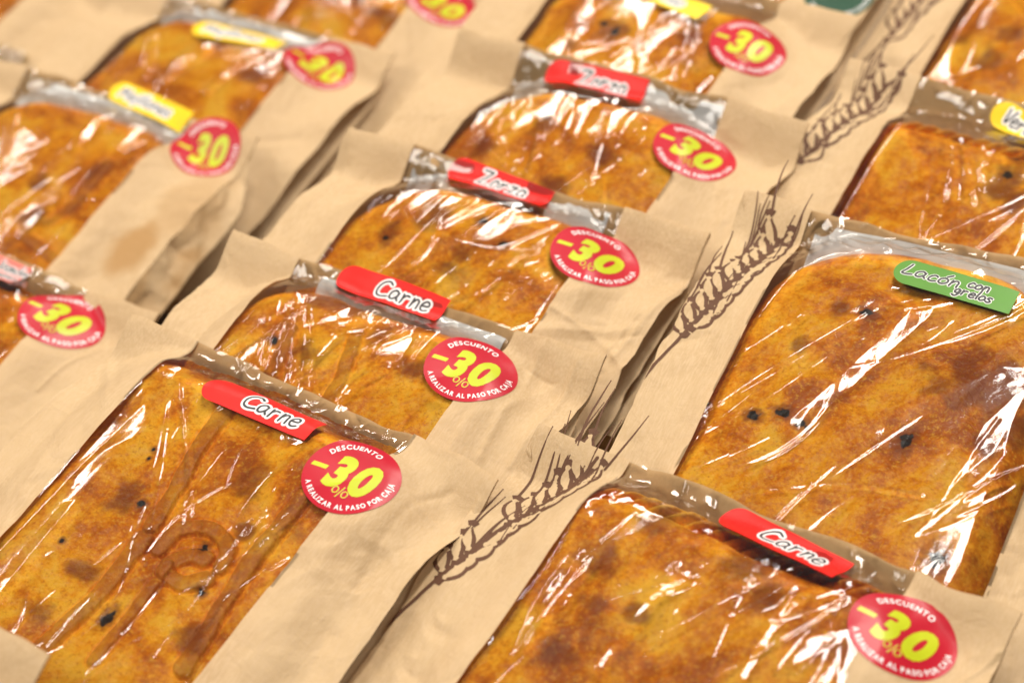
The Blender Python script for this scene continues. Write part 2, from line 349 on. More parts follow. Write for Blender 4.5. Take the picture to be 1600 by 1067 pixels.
# ------------------------------------------------------------------ bag and pie
class Bag:
    pass
def make_bag(name, anchor, d, psi, tau, TL, label, cat_label, pie_label, kind, zs=14, anchor_kind='sticker',
             win=150, strip=50, right=57, L=262, vis=170, T=26, pie=None, seed=1, srot=30, lab=None, sticker='red',
             brown=(), black=(), strips=(), ridges=(), nrid=16, liner=None, liner_label=None, rope=False, wheat=None, stains=(), fan=0.0,
             wamp=1.15, HZ=15, gfold=1.0, gstain=0, arch=5.0, dome=5.5, nfan=2, creases=()):
    psi, tau = math.radians(psi), math.radians(tau)
    U = np.array([math.cos(psi), -math.sin(psi), 0]); wp = np.array([-math.sin(psi), -math.cos(psi), 0])
    Wv = wp*math.cos(tau)-np.array([0, 0, 1.])*math.sin(tau); Nv = np.cross(Wv, U)*1.0
    if Nv[2] < 0: Nv = -Nv
    A = ray(anchor)*d; O0 = A-Nv*(zs/1000)
    def loc_raw(p, z):
        r = ray(p); return r*(((O0+Nv*z/1000)@Nv)/(r@Nv))
    O = loc_raw(TL, HZ)-Nv*(HZ/1000)
    def loc(p, z=T+1):
        P = loc_raw(p, z)-O; return P@U*1000, P@Wv*1000
    def loc_s(p):
        z = 16.0
        for _ in range(4): a, b = loc(p, z); z = float(env0(np.array([a]), np.array([b]))[0])
        return a, b
    us, ws = loc(anchor, zs) if anchor_kind == 'sticker' else (win+5, 42)
    uL, uR = -strip, win+right
    rs = np.random.RandomState(seed)
    pu0, pu1, pw0, pw1, pr = pie
    def pdist(u, w):   # distance inside the pie outline
        cx, cy = (pu0+pu1)/2, (pw0+pw1)/2; hx, hy = (pu1-pu0)/2-pr, (pw1-pw0)/2-pr
        wob = 2.2*vnoise(u/30+seed, w/30, seed+2)
        qx = np.abs(u-cx)-hx; qy = np.abs(w-cy)-hy
        D = -(np.hypot(np.maximum(qx, 0), np.maximum(qy, 0))+np.minimum(np.maximum(qx, qy), 0)-pr)+wob
        return D-arch*np.clip(np.abs(u-cx-6)/(pu1-pu0)*2, 0, 1.2)**2*(1-sm(10, 110, w))+1.6*fbm(u/16, w/16, seed+3, 2)*(1-sm(0, 24, np.abs(D)))
    STR = [(np.array([loc(p, T) for p in s[0]]), s[1], s[2] if len(s) > 2 else 2.2) for s in strips]
    STR = [(catmull(P, 5), wd, h) for P, wd, h in STR]
    def polydist(u, w, P):
        dm = np.full(u.shape, 1e9)
        for a, b in zip(P[:-1], P[1:]):
            ab = b-a; L2 = ab@ab+1e-9; t = np.clip(((u-a[0])*ab[0]+(w-a[1])*ab[1])/L2, 0, 1)
            dm = np.minimum(dm, np.hypot(u-a[0]-t*ab[0], w-a[1]-t*ab[1]))
        return dm
    def pie_z(u, w, masks=False, fine=True):
        D = pdist(u, w); e = np.clip(D/27, 0, 1); z = (T-1)*(1-(1-e)**2.5); z = np.maximum(z, (back(u, w)+.5)*(D > -1))
        z = z+(3.3*fbm(u/38, w/38, seed+11, 3)+(dome+.8)*sm(0, 60, D)-1.5)*sm(2, 16, D)+(.45*fbm(u/7, w/7, seed+12, 2)*sm(1, 8, D) if fine else 0)
        if rope:
            ph = (u*.80+D*.9)/9.0; lobe = np.abs(np.sin(ph*math.pi))**.7
            band = sm(-2, 3, D)*(1-sm(11, 15, D)); z = z*(1-band)+band*(12+6*lobe*np.sin(np.clip((D+1)/15, 0, 1)*math.pi))
        z = np.minimum(z, env0(u, w)-.6); z = np.where(D < 0, back(u, w)-1.2, z)
        Rm = np.zeros(u.shape)
        for P, wd, h in STR:
            dd = polydist(u, w, P)+.9*vnoise(u/14, w/14, seed+31)+.25*vnoise(u/3, w/3, seed+32); q = np.clip(1-(dd/(wd/2))**2, 0, 1)
            z = z+h*q**.25*sm(4, 10, D) - 1.0*np.exp(-((dd-wd/2-.7)/.9)**2)*sm(4, 10, D); Rm = np.maximum(Rm, sm(0, .35, q)*(.75+.25*vnoise(u/6, w/6, seed+33)))
        if not masks: return z
        G = np.zeros(u.shape); Bm = np.zeros(u.shape)
        for b in brown:
            cu, cw = loc(b[:2], T); asp = b[3] if len(b) > 3 else 1.0
            dd = np.hypot((u-cu)/asp, (w-cw)*asp)/b[2]+.5*fbm(u/11, w/11, seed+41, 2); G = np.maximum(G, .95*(1-sm(.2, 1.35, dd)))
        for b in black:
            cu, cw = loc(b[:2], T); dd = np.hypot(u-cu, (w-cw)*(b[3] if len(b) > 3 else 1))/b[2]+.28*vnoise(u/2.2, w/2.2, seed+43); Bm = np.maximum(Bm, 1-sm(.35, 1.2, dd)); G = np.maximum(G, .85*(1-sm(.8, 2.6, dd)))
        nb = fbm(u/42+9, w/42, seed+51, 4); G = np.maximum(G, .62*sm(.12, .8, nb))
        G = np.maximum(G, .5*(1-sm(3, 18, D)))
        return z, np.stack([Rm, G, Bm], -1)
    def back(u, w):   # the back sheet rises to the seam at the header
        return (HZ-1.2+2.6*fbm(u/38, w*0, seed+9, 2))*(1-sm(-4, 44, w))**1.2
    # smooth envelope that both film and paper follow
    def env0(u, w):
        D = pdist(u, w); t = np.clip((D+24)/44, 0, 1); z = (T+1.9)*(1-(1-t)**1.9)*t**.25+dome*sm(0, 60, D)
        side = 19*sm(0, 75, w)
        hz = back(u, w)
        z = smax(z, side, 8)
        fe = sm(0, 26, u-uL)*sm(0, 30, uR-u)      # fall off towards the folded sides
        z = z*fe+side*(1-fe)
        pn = np.maximum(1-sm(-30, 6, u), sm(win-34, win+44, u)); q = sm(-10, 26, w)*(1-pn)+sm(-24, 66, w)*pn; z = z*q+(hz+.6)*(1-q)
        return smax(z, hz+.6, 3)
    for _ in range(4):       # settle the bag so that its sticker lands where it should
        zz = float(env0(np.array([us]), np.array([ws]))[0])+.6 if anchor_kind == 'sticker' else zs
        O0 = A-Nv*(zz/1000); O = loc_raw(TL, HZ)-Nv*(HZ/1000)
        if anchor_kind == 'sticker': us, ws = loc(anchor, zz)
    print(name, seed, 'sticker at', round(us), round(ws), round(zz, 1))
    # frame: local x = u, local y = -w (so that x, y, z is right handed), z = n
    Mx = Matrix(((U[0], -Wv[0], Nv[0], O[0]), (U[1], -Wv[1], Nv[1], O[1]), (U[2], -Wv[2], Nv[2], O[2]+CAMZ), (0, 0, 0, 1)))
    def wsh(u, w): return w+2.6*fbm(u/30, u*0, seed+201, 2)*(1-sm(0, 22, w))
    def grad_plane(cu, cw, h=16):
        q = [env0(np.array([cu+a]), np.array([cw+b]))[0] for a, b in ((h, 0), (-h, 0), (0, h), (0, -h), (0, 0))]
        return (np.mean(q)), (q[0]-q[1])/(2*h), (q[2]-q[3])/(2*h)
    sp = grad_plane(us, ws) if sticker else None
    if lab:
        lL = np.array(loc_s(lab[0])); lR = np.array(loc_s(lab[1])); lw = lab[2]/2
        ld = (lR-lL)/np.linalg.norm(lR-lL); ln = np.array([ld[1], -ld[0]])    # ln points to the header (-w)
        if ln[1] > 0: ln = -ln
        llen = np.linalg.norm(lR-lL)
    def flat_mask(u, w):
        m = np.zeros(u.shape)
        if sticker: m = 1-sm(25.5, 33, np.hypot(u-us, w-ws))
        return m
    def lab_mask(u, w):
        if not lab: return np.zeros(u.shape)
        a = (u-lL[0])*ld[0]+(w-lL[1])*ld[1]; b = (u-lL[0])*ln[0]+(w-lL[1])*ln[1]
        return (1-sm(lw, lw+5, np.abs(b)))*sm(-5, 0, a)*(1-sm(llen, llen+5, a))
    def env(u, w):
        z = env0(u, w)
        return z
    RID = []
    Mi = np.array(Mx); ctr = Mi[:3, :3]@np.array([win/2*.001, -.08, .02])+Mi[:3, 3]; vv = ctr-np.array([0, 0, CAMZ]); vv /= np.linalg.norm(vv)
    LG = []
    for lx, ly, lr in LAMPS:      # surface slopes that would mirror a ceiling lamp
        for t in np.linspace(-.75, .75, 7):
            q = np.array([lx+t*math.cos(math.radians(lr)), ly+t*math.sin(math.radians(lr)), 2.6])-ctr; q /= np.linalg.norm(q); n = q-vv
            LG.append((-(n@U)/(n@Nv), -(n@Wv)/(n@Nv)))
    LG = np.array(LG)
    def fold_slope(c, nh):       # slope of a tight film fold that still shows as a bright line
        g0 = np.array([(env0(np.array([c[0]+2.]), np.array([c[1]]))-env0(np.array([c[0]-2.]), np.array([c[1]])))[0]/4, (env0(np.array([c[0]]), np.array([c[1]+2.]))-env0(np.array([c[0]]), np.array([c[1]-2.])))[0]/4])
        d = LG-g0; sl = d@nh; off = np.abs(d@np.array([-nh[1], nh[0]])); cost = off+.15*np.abs(sl)+10*((np.abs(sl) < .05)|(np.abs(sl) > .6))
        return float(np.clip(abs(sl[cost.argmin()]), .06, .6))
    for r_ in ridges:
        P = catmull(np.array([loc(p, T) for p in r_[0]]), 4)
        dv = P[-1]-P[0]; dv /= np.linalg.norm(dv); sg = r_[1]*(1.6 if len(r_) < 4 else 1.0)
        RID.append((P, sg, math.copysign(fold_slope(P[len(P)//2], np.array([-dv[1], dv[0]])), r_[2])*sg, True))
    ang0 = fan
    RND = []
    for k in range(int(nrid*1.3)):
        c = (rs.uniform(0, win), rs.uniform(8, vis)); a = ang0+rs.normal(0, .2); RND.append((c, a, rs.uniform(20, 70), rs.uniform(.9, 2.3), (fold_slope(c, np.array([math.cos(a), math.sin(a)])) if rs.rand() < .6 else rs.uniform(.15, .5))*rs.choice([1, 1, -1]), rs.normal(0, .006)))
    for k in range(int(nrid*.5)):
        c = (rs.uniform(0, win), rs.uniform(4, 26)); a = rs.normal(0, .7)+math.pi/2*rs.choice([0, 1]); RND.append((c, a, rs.uniform(6, 18), rs.uniform(.5, 1.0), rs.uniform(.2, .6), rs.normal(0, .015)))
    for k in range(nfan):        # families of tension folds running out of one corner
        oc = (rs.uniform(.75, 1.1)*win, rs.uniform(-10, 40)) if rs.rand() < .75 else (rs.uniform(-.1, .2)*win, rs.uniform(-5, 20))
        a0 = (ang0+.35 if oc[0] > win/2 else -.35)+rs.normal(0, .1)
        for j in range(rs.randint(4, 7)):
            a = a0+(j-3)*rs.uniform(.05, .11); ln_ = rs.uniform(28, 60); st = rs.uniform(18, 45); dx, dy = -math.sin(a), math.cos(a)
            P = np.array([(oc[0]+dx*(st+t*ln_*2)+(3*math.sin(t*3)), oc[1]+dy*(st+t*ln_*2)) for t in np.linspace(0, 1, 7)])
            dv = P[-1]-P[0]; dv /= np.linalg.norm(dv); sg = rs.uniform(.9, 2.0)
            RID.append((P, sg, fold_slope(P[3], np.array([-dv[1], dv[0]]))*sg*rs.choice([1, 1, -1]), True))
    fa = rs.uniform(-.35, .35)
    def film_z(u, w):
        z = env(u, w)
        k = np.zeros(u.shape)
        k += .95*facet(u, w, 26, 75, ang0+fa*.4, seed+61)*wamp
        k += .26*facet(u, w, 8.5, 28, ang0-fa, seed+71)*wamp*sm(-.1, .7, vnoise(u/38, w/50, seed+72))
        k += .12*facet(u, w, 4.2, 7.5, ang0+1.0, seed+81, .7)*wamp*sm(0.05, .6, vnoise(u/30+5, w/30, seed+82))
        for c, a, ln_, sg, h, cv in RND:
            ca, sa = math.cos(a), math.sin(a); x = (u-c[0])*ca+(w-c[1])*sa; y = -(u-c[0])*sa+(w-c[1])*ca
            x = x-cv*y*y; s = np.clip(1-np.abs(y)/ln_, 0, 1)
            k += h*sg*np.clip(1.02-np.sqrt((x/sg)**2+.02), 0, 1)*s**.6
        for P, sg, h, tent in RID:
            dd = polydist(u, w, P); k += h*(.85+.22*vnoise(u/9, w/9, seed+79))*(np.clip(1-dd/sg+.035*vnoise(u/2.5, w/5, seed+78), 0, 1) if tent else np.exp(-(dd/sg)**1.7))
        edge = sm(0, 5, u)*sm(0, 5, win-u)*.85+.15
        hd = .7+.3*sm(0, 16, w)
        k += 1.7*facet(u, w, 13, 11, .5, seed+85, .7)*(1-sm(22, 40, w))
        m = np.maximum(flat_mask(u, w), .8*lab_mask(u, w))
        z = z+k*edge*hd*(1-m)+.25
        zp = pie_z(u, w, fine=False)+.5
        zp = np.where(pdist(u, w) > 1, zp, -1); z = np.maximum(z, back(u, w)+.3)
        mm = 1-flat_mask(u, w)
        return np.maximum(z, zp*mm+z*(1-mm))
    CR = [(catmull(np.array([loc(p, 14) for p in c[0]]), 4), c[1], c[2]) for c in creases]
    RC = []
    for k in range(18):
        RC.append(((rs.uniform(uL, uR), rs.uniform(0, vis)), rs.normal(0, .5), rs.uniform(15, 60), rs.uniform(1.8, 6.5), rs.uniform(-.22, .30)))
    def paper_z(u, w, amp=1.0):
        z = env(u, w); m = 1-flat_mask(u, w)
        k = 1.7*facet(u, w, 24, 40, .12+fa*.5, seed+91)+1.1*facet(u, w, 12, 15, .9, seed+93, .6)*sm(-.3, .5, vnoise(u/40, w/40, seed+94))+.5*fbm(u/40, w/60, seed+95, 2)
        for c, a, ln_, sg, h in RC:
            ca, sa = math.cos(a), math.sin(a); x = (u-c[0])*ca+(w-c[1])*sa; y = -(u-c[0])*sa+(w-c[1])*ca
            k += h*sg*np.clip(1-np.abs(x)/sg, 0, 1)*np.clip(1.3-np.abs(y)/ln_*1.3, 0, 1)**.7
        for P, sg, h in CR: k += h*np.exp(-(polydist(u, w, P)/sg)**1.5)
        hd = .6+.4*sm(0, 20, w)
        return np.maximum(z+k*amp*hd*m+.45, back(u, w)+1.1)
    root = bpy.data.objects.new(name, None); COL.objects.link(root); root.empty_display_size = .02
    root.matrix_world = Mx
    root['label'] = label; root['category'] = 'paper bag'; root['group'] = 'window bags of savoury pie laid out in overlapping rows'
    # --- paper sleeve
    mb = MB(); wv = np.concatenate([np.arange(0, vis, .9), np.linspace(vis, L, 26)])
    def edge_u(w, side): return (1.6*vnoise(w/34, w*0+side, seed+101)+1.5*facet(w, w*0, 16, 9, 0, seed+102))*sm(0, 30, w)
    stn = []
    ST = [(np.array(loc(s[:2], 12)), s[2], s[3] if len(s) > 3 else 1) for s in stains]
    def add(X, Wm, Z, flip=False):
        mb.grid(X, -Wm, Z, flip)
        v = np.zeros(X.shape)
        for c, r_, a in ST: v = np.maximum(v, a*(1-sm(.55, 1.2, np.hypot(X-c[0], (Wm-c[1])*.6)/r_+.3*fbm(X/16, Wm/16, seed+5, 2))))
        stn.append(v.ravel())
    for a, b, sd in ((uL, 0.0, -1), (win, uR, 1)):
        uu = np.linspace(a, b, int((b-a)/.9)); Ug, Wg = np.meshgrid(uu, wv)
        e = edge_u(Wg, sd); t = (Ug-a)/(b-a) if sd > 0 else (b-Ug)/(b-a)
        # the window edge wavers slightly too
        Ux = Ug+e*t+.5*vnoise(Wg/40, Wg*0+sd*3, seed+7)*(1-t)
        add(Ux, wsh(Ux, Wg), paper_z(Ux, Wg))
    # side gussets folded inwards
    for a, sd in ((uL, -1), (uR, 1)):
        tt = np.linspace(0, 1, 22); Tg, Wg = np.meshgrid(tt, wv)
        e = edge_u(Wg, sd); Ux = a+e; zt = paper_z(Ux, Wg)
        fold = (1-np.abs(2*Tg-1)); fold = fold**.85
        dep = (6+12*sm(10, 70, Wg)+5*vnoise(Wg/26, Wg*0, seed+111+sd))*sm(0, 25, Wg)*(gfold if sd > 0 else 1)
        if sd > 0 and gfold < 1: dep = dep-(1-gfold)*26*Tg*sm(0, 60, Wg)/(fold+.001)
        cr = 2.8*facet(Wg, Tg*22, 15, 9, .3, seed+121+sd)*np.sin(Tg*math.pi)*sm(0, 30, Wg)
        X = Ux-sd*(dep*fold)+sd*cr
        Z = zt*(1-Tg)+(back(Ux, Wg)-.3)*Tg+2.0*facet(Wg, Tg*20, 13, 8, .9, seed+131+sd)*np.sin(Tg*math.pi)
        add(X, wsh(X, Wg), Z, sd < 0)
        if gstain and sd > 0: stn[-1] = np.maximum(stn[-1], (gstain*sm(-.35, .35, fbm(Wg/38, Tg*1.3, seed+151))*sm(15, 45, Wg)).ravel())
    # back sheet and closed end
    uu = np.linspace(uL, uR, 120); Ug, Wg = np.meshgrid(uu, np.concatenate([np.arange(0, 45, 1.0), np.linspace(45, L, 30)]))
    e = edge_u(Wg, 1)*sm(win, uR, Ug)
    mbb = MB(); mbb.grid(Ug+e, -wsh(Ug, Wg), back(Ug, Wg)-.3+(.9*facet(Ug, Wg, 14, 10, .3, seed+141)+.4*fbm(Ug/9, Wg/7, seed+142, 2))*sm(0, 4, Wg)*(1-sm(26, 40, Wg)), True)
    mbb.build('back_panel', INNER_SHADED, root)
    Ug, Tg = np.meshgrid(uu, np.linspace(0, 1, 6)); Wg = Ug*0+L
    add(Ug, Wg, np.maximum(paper_z(Ug, Wg), pie_z(Ug, Wg)+1)*(1-Tg)-.3*Tg)
    sl = mb.build('paper_sleeve', PAPER, root)
    at = sl.data.attributes.new('stain', 'FLOAT', 'POINT'); at.data.foreach_set('value', np.concatenate(stn).astype(np.float32))
    # --- film window
    wv2 = np.concatenate([np.arange(0, vis+8, .62), np.linspace(vis+8, L-.5, 24)]); uu = np.linspace(-1.5, win+1.5, int(win/.6))
    Ug, Wg = np.meshgrid(uu, wv2); mb2 = MB(); mb2.grid(Ug, -wsh(Ug, Wg), film_z(Ug, Wg)); mb2.build('film_window', FILM, root)
    # --- things stuck on the bag
    def zs_at(u, w): return np.where((u > win-1.0) | (u < 1.0), np.maximum(paper_z(u, w), film_z(u, w)), film_z(u, w))
    if sticker:
        c, s = math.cos(math.radians(srot)), math.sin(math.radians(srot))
        def put(V2, h):   # sticker coordinates (x right, y up) -> bag local
            V2 = np.asarray(V2, float); x = V2[:, 0]*c-V2[:, 1]*s; y = V2[:, 0]*s+V2[:, 1]*c
            u = us+x; w = ws-y
            z = np.maximum(env(u, w)+.75, back(u, w)+1.6)
            return np.stack([u, -w, z+h], 1)
        rr = np.linspace(0, 25, 26); th = np.linspace(0, 2*math.pi, 97)[:-1]
        V2 = [(0, 0)]+[(r*math.cos(t), r*math.sin(t)) for r in rr[1:] for t in th]; Fc = [(0, 1+k, 1+(k+1) % 96) for k in range(96)]
        for i in range(24): Fc += [(1+i*96+k, 1+(i+1)*96+k, 1+(i+1)*96+(k+1) % 96, 1+i*96+(k+1) % 96) for k in range(96)]
        st = mesh_obj('discount_sticker' if sticker == 'red' else 'seal_sticker', put(V2, 0), Fc, S_RED if sticker == 'red' else S_GRN, root)
        if sticker == 'red':
            mesh_obj('white_lettering', put(ART_W[0], .10), ART_W[1], S_WHT, st, False)
            mesh_obj('number', put(ART_Y[0], .10), ART_Y[1], S_YEL, st, False)
            VV, FF, MI, n = [], [], [], 0
            for wd, h0, h1, mi in ((1.55, .06, .22, 0), (.75, .12, .32, 1)):
                for k, P in enumerate(ART_P):
                    V, Fq = ribbon(P, wd, h0+.01*k, h1+.01*k); q = put(V[:, :2], 0); q[:, 2] += V[:, 2]
                    VV.append(q); FF.append(Fq+n); MI += [mi]*len(Fq); n += len(q)
            mesh_obj('percent_sign', np.concatenate(VV), np.concatenate(FF), None, st, True, [S_RED, S_YEL], MI)
        else:
            mesh_obj('white_lettering', put(GREEN_T[0], .10), GREEN_T[1], S_WHT, st, False)
    if lab:
        lm = {'red': L_RED, 'yellow': L_YEL, 'green': L_GRN, 'pink': L_PNK}[lab[3]]
        def putl(x, y, h):     # x along label from left tip, y towards the header
            u = lL[0]+ld[0]*x+ln[0]*y; w = lL[1]+ld[1]*x+ln[1]*y
            acc = 0
            for du, dw in ((0, 0), (1.6, 0), (-1.6, 0), (0, 1.6), (0, -1.6)): acc = acc+zs_at(u+du, w+dw)
            return np.stack([u, -w, acc/5+.3+h], -1)
        xs = np.concatenate([np.linspace(0, lw, 12)**2/lw, np.linspace(lw+1, llen, 60)]); ys = np.linspace(-1, 1, 15)
        X, Y = np.meshgrid(xs, ys); hw = np.where(X < lw, np.sqrt(np.clip(lw**2-(lw-X)**2, 0, None)), lw)*(1-.06*X/llen); P = putl(X, Y*hw, 0)
        mbx = MB(); mbx.grid(P[..., 0], P[..., 1], P[..., 2], True); lo = mbx.build('flavour_label', lm, root)
        if lab[3] in ('green',):
            words = [hand('Lacón', llen*.06, -2.0, 8.0, 1.22, .25, .03, 3)[0], hand('con', llen*.60, 1.2, 6.2, 1.05, .25, .02, 4)[0], hand('grelos', llen*.52, -5.6, 6.0, 1.02, .25, .02, 5)[0]]; wo, wi = 2.1, 1.25
        elif lab[3] == 'pink':
            words = [hand('Jamón', llen-27, .8, 7.5, 1, .15, .02, 3)[0], hand('queso', llen-25, -7.0, 7.5, 1, .15, .02, 4)[0]]; wo, wi = 2.6, 1.2
        else:
            tx, sz, fx, x0 = lab[4]; words = [hand(tx, llen*x0, -sz*.40, sz, fx, .12, .04, seed)[0]]; wo, wi = 3.9, 1.35
        strokes = [q for wds in words for q in wds]; VV, FF, MI, n = [], [], [], 0
        for wd, h0, h1, mi in ((wo, .02, .16, 0), (wi, .22, .44, 1)):
            for k, Q in enumerate(strokes):
                V, Fq = ribbon(Q, wd, h0, h1+.004*k); q = putl(V[:, 0], V[:, 1], 0); q[:, 2] += V[:, 2]; VV.append(q); FF.append(Fq+n); MI += [mi]*len(Fq); n += len(q)
        mesh_obj('handwriting', np.concatenate(VV), np.concatenate(FF), None, lo, True, [S_WHT, INK], MI)
    if wheat:
        VV, FF, MI, n = [], [], [], 0
        def addr(P, wd, mi, lift=0, vary=None, h=.10):
            nonlocal n
            P = np.asarray(P)
            if P[:, 0].mean() < uL+1.5 or P[:, 0].mean() > -2.5: return
            V, Fq = ribbon(P, wd, 0, h, vary)
            u, w = V[:, 0], V[:, 1]; u = np.clip(u, uL+.3, -.6)
            z = paper_z(u, w)+.12+lift+V[:, 2]; VV.append(np.stack([u, -w, z], 1)); FF.append(Fq+n); MI.extend([mi]*len(Fq)); n += len(u)
        for (w0, w1, ucen, side) in wheat:
            rr_ = np.random.RandomState(seed+500); nk = int((w1-w0)/8.6)
            stem = lambda w: ucen-side*(w-w0)+1.5*np.sin((w-w0)/24+seed)
            for k in range(nk):
                w = w0+k*8.6; uc = stem(w)
                for s_ in (-1, 1):
                    if rr_.rand() < .06: continue
                    a = s_*(.42+rr_.uniform(-.1, .12)); ln_ = rr_.uniform(13, 16.5); dx, dy = math.sin(a), math.cos(a)
                    bx, by = uc+s_*1.2, w+rr_.uniform(-1, 1)+(3.5 if s_ > 0 else 0)
                    P = np.array([(bx+dx*ln_*t+s_*1.8*math.sin(t*math.pi), by-dy*ln_*t) for t in np.linspace(0, 1, 9)])
                    addr(P, 9.4, 0, .02*((k*2+(s_ > 0)) % 5), [.5, .9, 1, .9, .6, .3]); addr(P[1:-1], 5.2, 1, .02*((k*2+(s_ > 0)) % 5)+.07, [.5, .95, 1, .8, .35])
                    for _q in range(1):     # awns sweeping away from the ear
                        e0 = P[-1]+rr_.uniform(-2, 2, 2); l2 = rr_.uniform(18, 45); b_ = s_*rr_.uniform(.02, .22)
                        Q = np.array([(e0[0]+b_*l2*t+s_*2.5*math.sin(t*2.2+k), e0[1]-l2*t) for t in np.linspace(0, 1, 12)]); addr(Q, rr_.uniform(1.0, 1.6), 0, .15, [1, .9, .7, .35])
            addr(np.array([(stem(w), w) for w in np.linspace(w0-4, w1+30, 40)]), 2.0, 0, .16)
        mesh_obj('wheat_print', np.concatenate(VV), np.concatenate(FF), None, root, True, [BROWN, PAPER], MI)
    # --- pie inside the bag: a thing of its own
    if pie_label:
        pst = .55 if black and seed in (3, 29, 151) else .8
        wv3 = np.concatenate([np.arange(pw0-4, min(vis+10, pw1), pst), np.linspace(min(vis+10, pw1), pw1+3, 40)]); uu = np.arange(pu0-4, pu1+4, pst)
        Ug, Wg = np.meshgrid(uu, wv3); Z, MK = pie_z(Ug, Wg, True); D = pdist(Ug, Wg)
        keep = (D > -2.2); V = np.stack([Ug.ravel(), -Wg.ravel(), Z.ravel()], 1); Fq = grid_faces(Ug.shape[1], Ug.shape[0])
        Fq = Fq[keep.ravel()[Fq].all(1)]
        idx = np.unique(Fq); mp = np.full(len(V), -1); mp[idx] = np.arange(len(idx))
        po = mesh_obj('savoury_pie', V[idx], mp[Fq], CRUST)
        ca = po.data.color_attributes.new('mask', 'FLOAT_COLOR', 'POINT'); mk = MK.reshape(-1, 3)[idx]
        ca.data.foreach_set('color', np.concatenate([mk, np.ones((len(mk), 1))], 1).astype(np.float32).ravel())
        po.matrix_world = Mx
        po['label'] = pie_label; po['category'] = 'pie'; po['group'] = 'baked savoury pies inside the bags'
    if liner:
        x0, x1, y0, y1 = liner; Ug, Wg = np.meshgrid(np.linspace(x0, x1, 30), np.linspace(y0, y1, 30))
        zz = back(Ug, Wg)+.6+4.5*np.exp(-((Wg-y0)/12)**2)+.4*vnoise(Ug/25, Wg/25, seed)
        zz = np.minimum(zz, env(Ug, Wg)-.9); mb4 = MB(); mb4.grid(Ug, -Wg, zz)
        lo = mb4.build('greaseproof_sheet', LINER); lo.matrix_world = Mx
        lo['label'] = liner_label; lo['category'] = 'paper sheet'; lo['group'] = 'white sheets under the pies'
    return root

# ------------------------------------------------------------------ the rows of bags
TA = 19
make_bag('paper_bag', (547, 742), 1.148, 35.5, TA, (310, 535),
         "kraft window bag nearest the lower left, red Carne label over pie with dough strips", '',
         "deep orange pie crossed by dough strips and a knot at lower left", 'c', vis=245, L=300,
         pie=(-34, 186, 8, 288, 34), seed=3, srot=29, lab=((322, 600), (492, 672), 19, 'red', ('Carne', 10.5, .98, .37)),
         brown=((200, 785, 15), (398, 752, 15), (130, 895, 11, 1.3), (385, 835, 7), (345, 590, 12, 1.6), (60, 960, 10), (300, 1000, 12)),
         black=((222, 792, 3.0), (243, 708, 1.8), (236, 722, 1.2), (210, 682, 1.2), (100, 850, 1.6), (322, 864, 3.4), (170, 968, 3.6, .6), (318, 930, 2.5)),
         strips=(([(352, 640), (300, 735), (240, 832)], 10, 2.4), ([(225, 850), (150, 945), (40, 1050)], 11, 2.3), ([(250, 868), (285, 838), (335, 842), (362, 870), (350, 905)], 8.5, 2.4), ([(330, 920), (285, 925), (258, 900), (300, 880), (325, 888)], 9, 2.2), ([(478, 790), (390, 905), (290, 1060)], 10, 2.4), ([(262, 900), (200, 980), (150, 1050)], 8, 2)),
         ridges=(([(10, 940), (60, 875), (115, 810)], 7, 1.75, 1), ([(120, 760), (170, 715), (235, 690)], 6, 1.5, 1), ([(500, 700), (420, 800), (330, 930), (250, 1040)], .9, 1.1), ([(470, 790), (400, 880), (330, 990)], 1.1, -1.0), ([(275, 915), (200, 1010), (150, 1065)], 1.6, 1.2), ([(440, 775), (420, 830), (455, 840), (480, 820)], .9, .9)),
         nrid=20, fan=.10, creases=(([(745, 775), (690, 860), (610, 990)], 2.4, 1.3), ([(700, 760), (640, 800), (560, 930)], 2.0, -.8), ([(650, 790), (700, 830)], 1.4, .7), ([(150, 560), (80, 640), (10, 700)], 1.4, .8)))
make_bag('paper_bag', (733, 574), 1.24, 31, TA, (470, 397),
         "second kraft window bag of the middle row, sharp red Carne label and clear discount sticker", '',
         "golden pie in the second bag of the middle row, above the knotted pie", 'c', vis=140,
         HZ=18, arch=12, pie=(-26, 184, 10, 250, 46), seed=17, srot=26, lab=((530, 430), (693, 490), 19, 'red', ('Carne', 10.5, .98, .37)),
         brown=((590, 520, 13), (480, 560, 12), (400, 605, 10), (640, 585, 12), (515, 465, 15, 1.5), (668, 478, 9)), black=((430, 535, 2.8),),
         strips=(([(455, 520), (430, 580), (400, 640)], 9, 1.8), ([(560, 520), (540, 590), (500, 660)], 8, 1.4)),
         ridges=(([(665, 505), (600, 545), (530, 590), (500, 610)], .9, .8), ([(655, 540), (632, 585)], 1.6, 1.1), ([(610, 585), (560, 610), (535, 640)], 1.6, 1.1), ([(500, 560), (440, 590), (415, 640)], .8, .8)),
         liner=(20, 146, 7, 140), liner_label="white sheet peeking out right of the sharp Carne label in the middle row", nrid=16, fan=.35, creases=(([(845, 545), (800, 640), (755, 730)], 2.6, 1.4), ([(905, 562), (860, 640), (800, 740)], 2.0, 1.3), ([(790, 560), (860, 590)], 1.5, -.9), ([(395, 355), (330, 440), (265, 500)], 1.6, 1.0), ([(430, 420), (350, 500), (300, 560)], 1.6, -.9), ([(300, 440), (370, 470)], 1.2, .8)))
